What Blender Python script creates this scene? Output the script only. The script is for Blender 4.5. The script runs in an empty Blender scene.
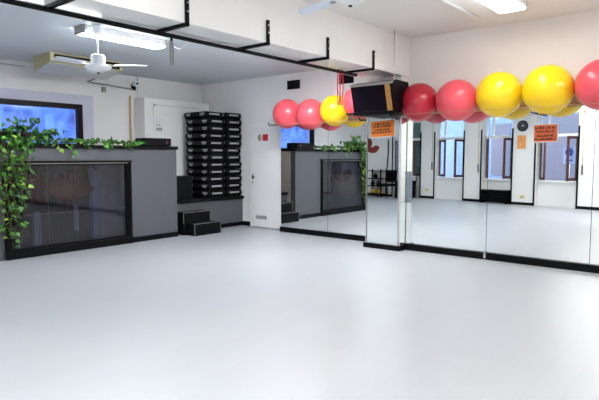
import bpy, bmesh, math, random
from mathutils import Vector, Matrix
random.seed(7)
PI = math.pi
scene = bpy.context.scene
COL = scene.collection

# ---------------------------------------------------------------- materials
def mat(name, color, rough=.5, metal=0, noise=0, nscale=6, bump=0, bscale=80, spec=.5, coat=0):
    m = bpy.data.materials.new(name); m.use_nodes = True
    nt = m.node_tree; b = nt.nodes['Principled BSDF']
    b.inputs['Base Color'].default_value = (*color, 1)
    b.inputs['Roughness'].default_value = rough
    b.inputs['Metallic'].default_value = metal
    b.inputs['Specular IOR Level'].default_value = spec
    b.inputs['Coat Weight'].default_value = coat
    tc = nt.nodes.new('ShaderNodeTexCoord')
    if noise:
        n = nt.nodes.new('ShaderNodeTexNoise'); n.inputs['Scale'].default_value = nscale; n.inputs['Detail'].default_value = 5
        nt.links.new(tc.outputs['Object'], n.inputs['Vector'])
        r = nt.nodes.new('ShaderNodeValToRGB')
        r.color_ramp.elements[0].position = .3; r.color_ramp.elements[1].position = .7
        r.color_ramp.elements[0].color = (*[max(0, c*(1-noise)) for c in color], 1)
        r.color_ramp.elements[1].color = (*[min(1, c*(1+noise)) for c in color], 1)
        nt.links.new(n.outputs['Fac'], r.inputs['Fac']); nt.links.new(r.outputs['Color'], b.inputs['Base Color'])
    if bump:
        n = nt.nodes.new('ShaderNodeTexNoise'); n.inputs['Scale'].default_value = bscale
        nt.links.new(tc.outputs['Object'], n.inputs['Vector'])
        bp = nt.nodes.new('ShaderNodeBump'); bp.inputs['Strength'].default_value = bump; bp.inputs['Distance'].default_value = .01
        nt.links.new(n.outputs['Fac'], bp.inputs['Height']); nt.links.new(bp.outputs['Normal'], b.inputs['Normal'])
    return m
def emit(name, color, s):
    m = bpy.data.materials.new(name); m.use_nodes = True
    b = m.node_tree.nodes['Principled BSDF']
    b.inputs['Base Color'].default_value = (*color, 1)
    b.inputs['Emission Color'].default_value = (*color, 1); b.inputs['Emission Strength'].default_value = s
    return m
def mirror_mat(name, color):
    m = bpy.data.materials.new(name); m.use_nodes = True
    nt = m.node_tree; b = nt.nodes['Principled BSDF']
    b.inputs['Base Color'].default_value = (*color, 1); b.inputs['Metallic'].default_value = 1; b.inputs['Roughness'].default_value = 0.0
    return m
def glass_mat(name, tint, gloss=1.0, ior=1.5):
    m = bpy.data.materials.new(name); m.use_nodes = True
    nt = m.node_tree; nt.nodes.clear()
    o = nt.nodes.new('ShaderNodeOutputMaterial'); mx = nt.nodes.new('ShaderNodeMixShader')
    t = nt.nodes.new('ShaderNodeBsdfTransparent'); g = nt.nodes.new('ShaderNodeBsdfGlossy'); fr = nt.nodes.new('ShaderNodeFresnel')
    t.inputs['Color'].default_value = (*tint, 1); g.inputs['Roughness'].default_value = .02
    g.inputs['Color'].default_value = (gloss, gloss, gloss, 1); fr.inputs['IOR'].default_value = ior
    ge = nt.nodes.new('ShaderNodeNewGeometry'); iv = nt.nodes.new('ShaderNodeMath'); iv.operation = 'SUBTRACT'; iv.inputs[0].default_value = 1
    mu = nt.nodes.new('ShaderNodeMath'); mu.operation = 'MULTIPLY'
    nt.links.new(ge.outputs['Backfacing'], iv.inputs[1]); nt.links.new(iv.outputs[0], mu.inputs[0]); nt.links.new(fr.outputs[0], mu.inputs[1])
    nt.links.new(mu.outputs[0], mx.inputs[0]); nt.links.new(t.outputs[0], mx.inputs[1]); nt.links.new(g.outputs[0], mx.inputs[2])
    nt.links.new(mx.outputs[0], o.inputs[0]); return m

M = dict(
 wall=mat('wall_paint_cream', (.84, .80, .77), .7, noise=.02, nscale=1.5, bump=.05),
 wall_cool=mat('wall_paint_white', (.80, .795, .80), .7, noise=.03, nscale=1.5, bump=.05),
 wall_lilac=mat('window_surround_paint', (.60, .62, .74), .7, noise=.03),
 ceil=mat('ceiling_paint', (.80, .79, .775), .8, noise=.02, nscale=1),
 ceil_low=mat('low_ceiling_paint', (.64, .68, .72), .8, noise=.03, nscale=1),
 grey=mat('partition_grey_paint', (.082, .086, .102), .55, noise=.04, nscale=3, bump=.04),
 dark_grey=mat('platform_grey_paint', (.085, .085, .10), .5, noise=.05, nscale=3),
 beige=mat('beige_plaster', (.55, .5, .43), .8, noise=.05),
 black=mat('black_paint', (.003, .003, .004), .35, spec=.12),
 black_matte=mat('black_matte_plastic', (.0035, .0035, .005), .5, spec=.12, bump=.1, bscale=150),
 rubber=mat('black_rubber', (.003, .003, .004), .75, spec=.1),
 steel=mat('black_steel', (.003, .003, .004), .45, spec=.12),
 chrome=mat('chrome', (.7, .7, .7), .2, metal=1),
 spring=mat('zinc_spring', (.25, .27, .25), .4, metal=.7),
 white=mat('white_paint', (.82, .82, .81), .35, noise=.01),
 white_pl=mat('white_plastic', (.8, .83, .86), .3),
 blade=mat('fan_blade_white', (.70, .76, .85), .35),
 door=mat('white_door_paint', (.80, .80, .81), .45, noise=.01),
 ac=mat('aged_beige_plastic', (.50, .46, .27), .5, noise=.04),
 ac_front=mat('pale_plastic', (.66, .67, .62), .4),
 wood=mat('brown_window_wood', (.075, .02, .012), .45, noise=.3, nscale=20),
 wood_l=mat('light_wood', (.50, .27, .12), .5, noise=.2, nscale=14),
 dark_wood=mat('dark_window_frame', (.008, .003, .003), .4, noise=.2, nscale=20, spec=.15),
 tan=mat('tan_veneer', (.42, .2, .05), .45, noise=.15, nscale=20),
 screen=mat('dark_screen', (.0035, .0015, .006), .4, spec=.12),
 tvgrey=mat('tv_grey_plastic', (.30, .29, .26), .4),
 tvdark=mat('tv_dark_plastic', (.0035, .0035, .005), .45, spec=.12),
 crimson=mat('crimson_vinyl', (.46, .016, .035), .26, bump=.03, bscale=30),
 coral=mat('coral_vinyl', (.80, .095, .125), .28, bump=.03, bscale=30),
 yellow=mat('yellow_vinyl', (.93, .62, .008), .26, bump=.03, bscale=30),
 plug=mat('valve_plug', (.8, .8, .75), .4),
 orange=mat('orange_sign', (.85, .22, .015), .5, noise=.05),
 orange2=mat('red_orange_sign', (.72, .13, .03), .5, noise=.08),
 notice=mat('faded_orange_paper', (.80, .33, .10), .6, noise=.2, nscale=15),
 ink=mat('black_ink', (.02, .01, .008), .6),
 paper=mat('white_paper', (.78, .78, .78), .7),
 signred=mat('red_sign', (.62, .02, .05), .5),
 slat=mat('grey_slat', (.27, .27, .31), .6),
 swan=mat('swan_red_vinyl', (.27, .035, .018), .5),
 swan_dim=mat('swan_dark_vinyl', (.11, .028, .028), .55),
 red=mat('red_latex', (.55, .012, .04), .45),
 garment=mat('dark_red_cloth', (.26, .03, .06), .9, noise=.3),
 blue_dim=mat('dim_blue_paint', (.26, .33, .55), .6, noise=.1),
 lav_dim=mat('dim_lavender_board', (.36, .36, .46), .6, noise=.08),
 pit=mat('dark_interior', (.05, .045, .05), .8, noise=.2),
 leaf_a=mat('leaf_green', (.055, .20, .02), .4, noise=.35, nscale=9),
 leaf_b=mat('leaf_dark', (.014, .07, .012), .45, noise=.3, nscale=9),
 leaf_c=mat('leaf_lime', (.22, .40, .04), .4, noise=.3, nscale=12),
 stem=mat('vine_stem', (.16, .13, .04), .6),
 pot=mat('dark_planter', (.02, .012, .01), .7, noise=.2),
 clockface=mat('clock_face', (.02, .025, .03), .3),
 ivory=mat('ivory_plastic', (.75, .62, .28), .4),
 tape=mat('worn_tape', (.16, .16, .155), .6),
 logo=mat('grey_print', (.30, .30, .31), .6),
 label=mat('silver_label', (.34, .34, .345), .5),
 tarp=None, _t=mat('blue_tarpaulin_sheet', (.33, .46, .85), .5, noise=.35, nscale=3.5, bump=.6, bscale=5),
 facade=mat('lavender_facade', (.20, .185, .235), .9, noise=.05, nscale=4),
 facade2=mat('skylight_blue_facade', (.24, .31, .50), .9, noise=.08, nscale=4),  # bluish skylight outside is put into this facade colour
 pave=mat('street_paving', (.3, .3, .32), .9, noise=.1),
 blue=mat('sign_blue', (.04, .07, .4), .4),
 bluepanel=mat('pale_blue_board', (.42, .52, .85), .5, noise=.1),
 green_dark=mat('dark_green_shutter', (.03, .07, .05), .6, noise=.2),
 brass=mat('brass_yellow_pipe', (.55, .43, .16), .5),
 yel_bag=mat('yellow_weight', (.85, .5, .02), .5),
 grey_cab=mat('blue_grey_laminate', (.16, .19, .24), .5),
 diff=emit('added_lamp_diffuser', (1, .985, .96), 18),  # glow of the lamps added out of view
 diff_l=emit('lamp_diffuser_left', (.93, .965, 1), 13),
 diff_r=emit('lamp_diffuser_right', (1, .985, .96), 6.5),
 diff_m=emit('added_lamp_diffuser_middle', (.97, .985, 1), 34),  # glow of the added lamp behind the beam
 diff2=emit('lamp_diffuser_cool', (.95, .98, 1), 3.5),
 mirror=mirror_mat('mirror_silver', (.94, .975, .965)),
 glass=glass_mat('window_glass', (.93, .96, .97)),
 panel_glass=glass_mat('smoked_glass', (.62, .62, .66), .9, 1.55),
)
# floor: pale laminate with faint boards
def floor_mat():
    m = bpy.data.materials.new('pale_laminate'); m.use_nodes = True
    nt = m.node_tree; b = nt.nodes['Principled BSDF']; N = nt.nodes.new
    tc = N('ShaderNodeTexCoord'); mp = N('ShaderNodeMapping'); mp.inputs['Rotation'].default_value = (0, 0, math.radians(90))
    br = N('ShaderNodeTexBrick'); br.inputs['Scale'].default_value = 1; br.inputs['Brick Width'].default_value = 1.3
    br.inputs['Row Height'].default_value = .19; br.inputs['Mortar Size'].default_value = .002
    br.inputs['Color1'].default_value = (.405, .426, .458, 1); br.inputs['Color2'].default_value = (.414, .435, .467, 1); br.inputs['Mortar'].default_value = (.385, .405, .435, 1)
    nt.links.new(tc.outputs['Object'], mp.inputs['Vector']); nt.links.new(mp.outputs[0], br.inputs['Vector'])
    n = N('ShaderNodeTexNoise'); n.inputs['Scale'].default_value = 3; n.inputs['Detail'].default_value = 6
    mp2 = N('ShaderNodeMapping'); mp2.inputs['Scale'].default_value = (.5, .8, 1)
    nt.links.new(tc.outputs['Object'], mp2.inputs['Vector']); nt.links.new(mp2.outputs[0], n.inputs['Vector'])
    mx = N('ShaderNodeMix'); mx.data_type = 'RGBA'; mx.blend_type = 'MULTIPLY'; mx.inputs[0].default_value = .06
    nt.links.new(br.outputs['Color'], mx.inputs[6]); nt.links.new(n.outputs['Fac'], mx.inputs[7]); nt.links.new(mx.outputs[2], b.inputs['Base Color'])
    rr = N('ShaderNodeMapRange'); rr.inputs['To Min'].default_value = .32; rr.inputs['To Max'].default_value = .40
    nt.links.new(n.outputs['Fac'], rr.inputs['Value']); nt.links.new(rr.outputs[0], b.inputs['Roughness'])
    return m
M['floor'] = floor_mat()
def translucent(name, src, fac, col):
    m = src.copy(); m.name = name; nt = m.node_tree; b = nt.nodes['Principled BSDF']; o = nt.nodes['Material Output']
    t = nt.nodes.new('ShaderNodeBsdfTranslucent'); mx = nt.nodes.new('ShaderNodeMixShader'); mx.inputs[0].default_value = fac
    t.inputs['Color'].default_value = (*col, 1)
    lk = b.inputs['Base Color'].links
    if lk: nt.links.new(lk[0].from_socket, t.inputs['Color'])
    nt.links.new(b.outputs[0], mx.inputs[1]); nt.links.new(t.outputs[0], mx.inputs[2]); nt.links.new(mx.outputs[0], o.inputs['Surface']); return m
M['tarp'] = translucent('blue_tarpaulin', M.pop('_t'), .6, (.3, .45, .9))

# ---------------------------------------------------------------- mesh helpers
class MB:
    def __init__(s): s.bm = bmesh.new()
    def box(s, x0, x1, y0, y1, z0, z1, bev=0, mtx=None, mi=0):
        vs = [s.bm.verts.new(Vector(p)) for p in ((x0,y0,z0),(x1,y0,z0),(x1,y1,z0),(x0,y1,z0),(x0,y0,z1),(x1,y0,z1),(x1,y1,z1),(x0,y1,z1))]
        fs = [s.bm.faces.new([vs[i] for i in f]) for f in ((0,3,2,1),(4,5,6,7),(0,1,5,4),(1,2,6,5),(2,3,7,6),(3,0,4,7))]
        for f in fs: f.material_index = mi
        if bev:
            es = list({e for f in fs for e in f.edges})
            r = bmesh.ops.bevel(s.bm, geom=es, offset=bev, segments=2, affect='EDGES', profile=.6)
            vs = list({v for f in r['faces'] for v in f.verts} | {v for v in vs if v.is_valid})
        if mtx: bmesh.ops.transform(s.bm, matrix=mtx, verts=vs)
        return s
    def prism(s, pts, axis, a, b, mi=0):
        # pts in the two other axes in order; axis 0,1,2
        def P(p, t):
            l = [p[0], p[1]]; l.insert(axis, t); return Vector(l)
        A = [s.bm.verts.new(P(p, a)) for p in pts]; B = [s.bm.verts.new(P(p, b)) for p in pts]
        n = len(pts); fs = [s.bm.faces.new(A), s.bm.faces.new(B[::-1])]
        for i in range(n): fs.append(s.bm.faces.new([A[i], B[i], B[(i+1) % n], A[(i+1) % n]]))
        for f in fs: f.material_index = mi
        return s
    def tube(s, pts, r, seg=10, mi=0, cap=True):
        pts = [Vector(p) for p in pts]; rings = []
        up = None
        for i, p in enumerate(pts):
            d = (pts[min(i+1, len(pts)-1)] - pts[max(i-1, 0)]).normalized()
            if up is None:
                up = Vector((0, 0, 1)) if abs(d.z) < .9 else Vector((1, 0, 0))
            u = (up - d*up.dot(d))
            if u.length < 1e-4: u = d.orthogonal()
            u.normalize(); up = u; w = d.cross(u)
            rr = r[i] if isinstance(r, (list, tuple)) else r
            rings.append([s.bm.verts.new(p + (u*math.cos(2*PI*k/seg) + w*math.sin(2*PI*k/seg))*rr) for k in range(seg)])
        for a, b in zip(rings, rings[1:]):
            for k in range(seg):
                f = s.bm.faces.new([a[k], a[(k+1) % seg], b[(k+1) % seg], b[k]]); f.smooth = True; f.material_index = mi
        if cap:
            s.bm.faces.new(rings[0][::-1]).material_index = mi; s.bm.faces.new(rings[-1]).material_index = mi
        return s
    def lathe(s, prof, c=(0,0,0), seg=32, mi=0):
        c = Vector(c); rings = []
        for r, z in prof:
            rings.append([s.bm.verts.new(c + Vector((max(r,.0005)*math.cos(2*PI*k/seg), max(r,.0005)*math.sin(2*PI*k/seg), z))) for k in range(seg)])
        for a, b in zip(rings, rings[1:]):
            for k in range(seg):
                f = s.bm.faces.new([a[k], a[(k+1) % seg], b[(k+1) % seg], b[k]]); f.smooth = True; f.material_index = mi
        s.bm.faces.new(rings[0][::-1]).material_index = mi; s.bm.faces.new(rings[-1]).material_index = mi
        return s
    def build(s, name, m, parent=None, loc=None, rot=None):
        bmesh.ops.recalc_face_normals(s.bm, faces=s.bm.faces)
        me = bpy.data.meshes.new(name); s.bm.to_mesh(me); s.bm.free()
        for k in (m if isinstance(m, (list, tuple)) else [m]): me.materials.append(M[k])
        o = bpy.data.objects.new(name, me); COL.objects.link(o)
        if parent: o.parent = parent
        if loc: o.location = loc
        if rot: o.rotation_euler = rot
        return o
def tag(o, label, cat, group=None, kind=None):
    o['label'] = label; o['category'] = cat
    if group: o['group'] = group
    if kind: o['kind'] = kind
    return o
def thing(name, label, cat, loc=(0,0,0), rz=0, group=None):
    o = bpy.data.objects.new(name, None); o.empty_display_size = .1; COL.objects.link(o)
    o.location = loc; o.rotation_euler = (0, 0, rz)
    return tag(o, label, cat, group)
def struct(o): o['kind'] = 'structure'; return o
def copy_tree(o, parent=None):
    c = o.copy(); COL.objects.link(c)
    if parent: c.parent = parent
    for ch in [x for x in COL.objects if x.parent == o]: copy_tree(ch, c)
    return c

# ---------------------------------------------------------------- the plan of the room
YR, YL, YW = 7.46, 7.72, 7.95        # right mirrors, left mirrors, wall behind them
XB = -9.45                            # far left wall
XP = -7.90                            # face of grey partition
ZH, ZL, ZBM = 3.25, 3.06, 2.68        # ceiling right / left, underside of beam
XR = 3.2
# wall W (opposite the mirrors) is slightly skewed
AW = Vector((-9.2, -2.51, 0)); ang = math.atan2(1.08, 6.0)
TW = Matrix.Translation(AW) @ Matrix.Rotation(ang, 4, 'Z')    # local x = s along wall, local y = into the room
WR = (0, 0, ang)
def Wp(s, d, z): return TW @ Vector((s, d, z))

wl = lambda x: -2.51 + .18*(x+9.2) - .36
struct(MB().prism([(-11.6, wl(-11.6)), (XR+.1, wl(XR+.1)), (XR+.1, 8.2), (-11.6, 8.2)], 2, -.12, 0).build('floor', 'floor'))
struct(MB().prism([(-4.32, wl(-4.32)), (XR+.1, wl(XR+.1)), (XR+.1, 8.2), (-4.32, 8.2)], 2, ZH, ZH+.12).build('ceiling', 'ceil'))
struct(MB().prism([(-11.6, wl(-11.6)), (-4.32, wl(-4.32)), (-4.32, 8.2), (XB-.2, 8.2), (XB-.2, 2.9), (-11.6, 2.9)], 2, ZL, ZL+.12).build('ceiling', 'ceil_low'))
# back wall (behind mirrors): left and right portions
struct(MB().box(XB-.1, -4.61, YW, YW+.15, 0, ZH+.1).build('wall_back', 'wall_cool'))
struct(MB().box(-4.02, XR+.1, YR+.03, YW+.15, 0, ZH+.1).build('wall_back_right', 'wall'))
struct(MB().box(XR, XR+.15, -3.4, YW, 0, ZH+.1).build('wall_right', 'wall'))
# pillar
struct(MB().box(-4.61, -4.02, 7.28, YW+.1, 0, ZH+.1).build('wall_pillar', 'wall'))
# beam
struct(MB().box(-4.64, -4.0, -1.7, YW, ZBM, ZH+.1, .004).build('ceiling_beam', 'white'))
o = MB().box(-4.665, -4.642, -1.4, 7.94, ZBM+.02, ZBM+.05).box(-4.665, -4.642, -1.4, 7.94, ZBM+.10, ZBM+.12).build('cable_trunking', 'white_pl')
tag(o, 'pale twin cable trunking running along the far side of the ceiling beam', 'trunking')

# far left wall with opening for window (Y 3.5-5.06, z 1.66-2.4)
wy0, wy1, wz0, wz1 = 3.45, 5.06, 1.62, 2.39
b = MB(); b.box(XB-.2, XB, 2.9, wy0, 0, ZL+.1); b.box(XB-.2, XB, wy1, YW+.1, 0, ZL+.1)
b.box(XB-.2, XB, wy0, wy1, 0, wz0); b.box(XB-.2, XB, wy0, wy1, wz1, ZL+.1)
struct(b.build('wall_left', 'wall_cool'))
w = struct(bpy.data.objects.new('window_1', None)); COL.objects.link(w)
b = MB(); f = .08
b.box(XB-.04, XB+.07, wy0-.02, wy1+.02, wz1-.07, wz1+.02, .004); b.box(XB-.04, XB+.07, wy0-.02, wy1+.02, wz0-.02, wz0+.07, .004)
b.box(XB-.04, XB+.07, wy1-.07, wy1+.02, wz0+.07, wz1-.07, .004); b.box(XB-.04, XB+.07, wy0-.02, wy0+.07, wz0+.07, wz1-.07, .004)
b.build('window_frame', 'dark_wood', w)
MB().box(XB-.01, XB-.004, wy0+.07, wy1-.07, wz0+.07, wz1-.07).build('pane', 'glass', w)
b = MB(); b.box(XB, XB+.012, wy0-.25, wy1+.26, wz1+.02, wz1+.20); b.box(XB, XB+.012, wy1+.02, wy1+.26, 1.2, wz1+.02)
struct(b.build('trim_1', 'wall_lilac'))
# blue tarp hanging outside the window
b = MB(); nx = 40
vs = []
for i in range(nx+1):
    y = 2.95 + 2.9*i/nx; d = XB-.40 + .04*math.sin(i*.9) + .03*math.sin(i*2.3+1)
    vs.append([b.bm.verts.new((d + .03*math.sin(j*1.3+i*.4), y, 1.3 + 1.5*j/10)) for j in range(11)])
for i in range(nx):
    for j in range(10):
        fc = b.bm.faces.new([vs[i][j], vs[i+1][j], vs[i+1][j+1], vs[i][j+1]]); fc.smooth = True
o = b.build('tarpaulin', 'tarp'); tag(o, 'crumpled blue tarpaulin hung outside the far left window', 'tarpaulin')
o.modifiers.new('s', 'SOLIDIFY').thickness = .004

# recess wall between near end of the partition and the near room, and near-left room walls
struct(MB().box(-11.5, XB, 2.75, 2.9, 0, ZL+.1).box(XB, XP-.15, 2.75, 2.9, 0, 1.6).build('wall_left_return', 'wall_cool'))
struct(MB().box(-11.6, -11.45, -3.6, 2.8, 0, ZL+.1).build('wall_left_near', 'wall_cool'))

# ---------------------------------------------------------------- grey partition with glass panel
PY0, PY1, PZ = 2.9, 6.04, 1.58
g0, g1, gz0, gz1 = 3.12, 5.03, .11, 1.36
b = MB(); b.box(XP-.14, XP, PY0, g0, 0, PZ); b.box(XP-.14, XP, g1, PY1, 0, PZ); b.box(XP-.14, XP, g0, g1, 0, gz0); b.box(XP-.14, XP, g0, g1, gz1, PZ)
struct(b.build('wall_partition', 'grey'))
struct(MB().box(XB+.005, XP-.14, PY1-.12, PY1, 0, PZ).build('wall_partition_return', 'beige'))
struct(MB().box(XP-.36, XP+.035, PY0, PY1+.02, PZ, PZ+.06, .006).build('trim_2', 'black_matte'))
struct(MB().box(XP, XP+.02, g1+.06, PY1, 0, .09).build('baseboard_partition', 'black'))
pn = thing('glass_screen', 'black framed dark glass screen set in the grey partition', 'glass screen', (XP, 4.08, 0))
def rel(o, p):  # keep a child's mesh in world coordinates under thing p
    o.parent = p; o.matrix_parent_inverse = (Matrix.Translation(p.location) @ p.rotation_euler.to_matrix().to_4x4()).inverted(); return o
b = MB(); b.box(XP-.02, XP+.045, g0-.06, g1+.06, gz1, gz1+.035, .004); b.box(XP-.02, XP+.05, g0-.06, g1+.06, 0, gz0, .004)
b.box(XP-.02, XP+.045, g1, g1+.05, gz0, gz1, .004); b.box(XP-.02, XP+.045, g0-.06, g0, gz0, gz1, .004)
rel(b.build('outer_frame', 'black'), pn)
b = MB(); b.box(XP-.03, XP+.02, g0, g1, gz1-.035, gz1-.002); b.box(XP-.03, XP+.02, g0, g1, gz0, gz0+.03); b.box(XP-.03, XP+.02, g1-.03, g1, gz0+.03, gz1-.035); b.box(XP-.03, XP+.02, g0, g0+.03, gz0+.03, gz1-.035)
rel(b.build('inner_frame', 'tvdark'), pn)
rel(MB().box(XP-.03, XP+.03, g0-.05, g1+.04, gz1-.012, gz1).build('top_strip', 'tvgrey'), pn)
rel(MB().box(XP-.018, XP-.010, g0+.03, g1-.03, gz0+.03, gz1-.035).build('pane', 'panel_glass'), pn)
b = MB()
for y in (3.7, 4.12, 4.55): b.box(XP-.035, XP-.025, y, y+.008, gz0+.03, gz1-.03)
b.box(XP-.04, XP-.025, g0+.03, g1-.03, .60, .612)
rel(b.build('glazing_bar', 'tvgrey'), pn)
b = MB(); y = g0+.03
while y < g1-.03: b.box(XP-.061, XP-.05, y, y+.0015, gz0+.03, gz1-.03); y += .02
rel(b.build('slat_screen', 'slat'), pn)
# swan emblem on the inside of the glass
def swan_shape(px, name, m, scale, origin, axis_u, axis_n, th=.004, mirror=1):
    body = [(-.42,-.02),(-.30,-.12),(-.10,-.20),(.18,-.20),(.34,-.10),(.46,.06),(.30,.02),(.36,.12),(.18,.06),(.22,.16),(.02,.08),(-.12,.06),(-.28,.02)]
    neck = [(-.34,-.02),(-.20,.06),(-.12,.16),(-.10,.28),(-.16,.38),(-.26,.42),(-.36,.38),(-.40,.30),(-.52,.25),(-.42,.34),(-.36,.45),(-.24,.50),(-.10,.46),(-.02,.34),(-.02,.20),(-.08,.08),(-.14,0)]
    b = MB(); O = Vector(origin); U = Vector(axis_u); N = Vector(axis_n); Z = Vector((0,0,1))
    for poly in (body, neck):
        A = [b.bm.verts.new(O + U*p[0]*scale*mirror + Z*p[1]*scale) for p in poly]
        B = [b.bm.verts.new(v.co + N*th) for v in A]
        b.bm.faces.new(A); b.bm.faces.new(B[::-1])
        for i in range(len(A)): b.bm.faces.new([A[i], B[i], B[(i+1) % len(A)], A[(i+1) % len(A)]])
    bmesh.ops.triangulate(b.bm, faces=b.bm.faces[:])
    return b.build(name, m)
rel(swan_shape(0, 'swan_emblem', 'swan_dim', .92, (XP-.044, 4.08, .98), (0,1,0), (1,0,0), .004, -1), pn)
# what is behind the glass
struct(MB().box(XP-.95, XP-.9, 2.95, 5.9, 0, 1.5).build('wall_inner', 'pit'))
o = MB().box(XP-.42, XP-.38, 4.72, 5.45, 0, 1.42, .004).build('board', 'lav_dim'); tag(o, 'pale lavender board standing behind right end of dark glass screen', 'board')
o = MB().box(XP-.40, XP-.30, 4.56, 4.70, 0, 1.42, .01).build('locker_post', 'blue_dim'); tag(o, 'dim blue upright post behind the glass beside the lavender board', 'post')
def cloth(y, z0, z1, w, lab):
    b = MB(); n = 18; vs = []
    for i in range(n+1):
        t = i/n; yy = y + w*(t-.5); d = XP-.45 + .035*math.sin(t*17)
        vs.append([b.bm.verts.new((d*1, yy*1 + .01*math.sin(j), z0+(z1-z0)*j/5)) for j in range(6)])
    for i in range(n):
        for j in range(5): b.bm.faces.new([vs[i][j], vs[i+1][j], vs[i+1][j+1], vs[i][j+1]]).smooth = True
    o = b.build('hanging_garment', 'garment'); o.modifiers.new('s', 'SOLIDIFY').thickness = .02
    tag(o, lab, 'garment', 'dark red garments behind the glass')
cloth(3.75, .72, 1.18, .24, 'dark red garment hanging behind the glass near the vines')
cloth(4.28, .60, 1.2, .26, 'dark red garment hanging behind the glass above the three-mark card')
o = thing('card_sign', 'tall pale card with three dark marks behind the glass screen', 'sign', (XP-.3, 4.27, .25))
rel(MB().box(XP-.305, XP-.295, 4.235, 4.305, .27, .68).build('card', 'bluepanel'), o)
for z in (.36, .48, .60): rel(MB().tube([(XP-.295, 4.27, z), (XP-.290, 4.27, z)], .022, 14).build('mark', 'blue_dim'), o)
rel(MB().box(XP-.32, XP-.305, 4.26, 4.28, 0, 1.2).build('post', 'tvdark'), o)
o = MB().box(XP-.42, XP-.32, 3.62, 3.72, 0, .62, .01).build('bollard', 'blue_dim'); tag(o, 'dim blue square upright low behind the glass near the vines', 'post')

# ---------------------------------------------------------------- platform in the corner
XF = -8.13
struct(MB().box(XB+.005, XF-.02, PY1+.005, YW-.005, 0, .57).build('wall_platform', 'dark_grey'))
struct(MB().box(XB+.005, XF+.03, PY1+.025, YW-.005, .57, .63, .005).build('floor_platform', 'tvdark'))
struct(MB().box(XF-.02, XF, PY1+.005, YW-.005, 0, .08).build('baseboard_platform', 'black'))
struct(MB().box(XF, -7.855, YW-.02, YW-.001, 0, .09).build('baseboard_back', 'black'))

# small black steps
st = thing('step_stool', 'black two-tread wooden step with white taped edges before the platform', 'step', (-7.9, 6.53, 0))
rel(MB().box(XF+.005, -7.88, 6.16, 6.80, 0, .42, .004).build('upper_tread', 'black_matte'), st)
rel(MB().box(-7.88, -7.64, 6.22, 6.86, 0, .22, .004).build('lower_tread', 'black_matte'), st)
b = MB(); t = .006
b.box(-7.642, -7.634, 6.218, 6.23, .01, .22).box(-7.66, -7.634, 6.22, 6.86, .214, .223).box(-7.642, -7.634, 6.85, 6.862, .01, .22)
b.box(-7.882, -7.874, 6.158, 6.168, .22, .42).box(-7.90, -7.876, 6.16, 6.80, .414, .423)
rel(b.build('edge_tape', 'tape'), st)

# ---------------------------------------------------------------- aerobic steps in two stacks
def make_step():
    r = thing('aerobic_step', '', 'aerobic step', (0,0,0))
    L, Wd = .72, .42
    # moulded body: two feet blocks and deck, along X; origin bottom centre
    b = MB()
    b.prism([(-L/2,.055),(L/2,.055),(L/2-.015,.128),(-L/2+.015,.132)], 1, -Wd/2, Wd/2)
    b.build('deck', 'black_matte', r)
    for sx in (-1, 1):
        b = MB(); x0 = sx*(L/2-.20); x1 = sx*(L/2-.012)
        b.box(min(x0,x1), max(x0,x1), -Wd/2+.012, Wd/2-.012, 0, .056, .006)
        b.build('foot', 'rubber', r)
        # moulded print near both ends of the long side
        lg = MB(); c = sx*(L/2-.14)
        lg.box(c-.075, c+.075, -Wd/2-.002, -Wd/2+.002, .085, .112)
        lg.box(c-.04, c+.05, -Wd/2-.002, -Wd/2+.002, .06, .08)
        lg.build('side_print', 'logo', r)
    MB().box(L/2-.009, L/2-.001, -.13, .13, .072, .104).build('end_label', 'label', r)
    MB().box(-L/2+.02, L/2-.02, -Wd/2+.01, Wd/2-.01, .132, .137, .002).build('tread_mat', 'rubber', r)
    return r
step0 = make_step(); first = True
H = .1445
words = ['lowest', 'second from the bottom', 'third from the bottom', 'fourth from the bottom', 'fifth from the bottom', 'sixth from the bottom',
         'seventh step up', 'eighth step up', 'fifth from the top', 'fourth from the top', 'third from the top', 'second from the top', 'topmost']
for sname, y, n in (('left stack', 7.23, 12), ('right stack', 7.695, 12)):
    for k in range(n):
        o = step0 if first else copy_tree(step0); first = False
        dx = random.uniform(-.022, .022); dy = random.uniform(-.006, .006)
        if k == n-1 and y < 7.5: dx = -.05
        o.location = (-8.49+dx, y+dy, .6305+k*H); o.rotation_euler = (0, 0, random.uniform(-.03, .03))
        wd = words[k] if k < 8 else words[k+13-n]
        o['label'] = 'black aerobic step with grey prints, %s in the %s' % (wd, sname); o['group'] = 'stacked black aerobic steps'
o = MB().box(-8.62, -8.22, 6.26, 6.66, .631, 1.08, .008).build('storage_crate', 'black_matte'); tag(o, 'plain black crate on the platform left of the step stacks', 'crate')

# ---------------------------------------------------------------- white cabinet on the far wall
cb = thing('wall_cabinet', 'large white boxed-in cupboard behind the step stacks', 'cupboard', (-9.25, 7.0, .63))
rel(MB().box(XB+.005, -9.08, 6.20, 7.86, .631, 2.62, .02).build('carcass', 'white'), cb)
rel(MB().box(-9.08, -9.065, 6.40, 7.80, .72, 2.52, .004).build('door', 'white'), cb)
rel(MB().box(-9.072, -9.062, 6.40, 6.46, 2.47, 2.5).box(-9.066, -9.062, 6.44, 7.6, 2.485, 2.492).build('hinge', 'tvgrey'), cb)
o = MB().box(-9.064, -9.061, 6.42, 6.62, 1.92, 2.22).build('paper_notice', 'paper'); tag(o, 'sheet of paper taped on the white cupboard door', 'notice')
MB().box(-9.0615, -9.0605, 6.45, 6.59, 1.98, 2.04).box(-9.0615, -9.0605, 6.45, 6.55, 2.08, 2.10).build('print', 'logo', o)

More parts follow.
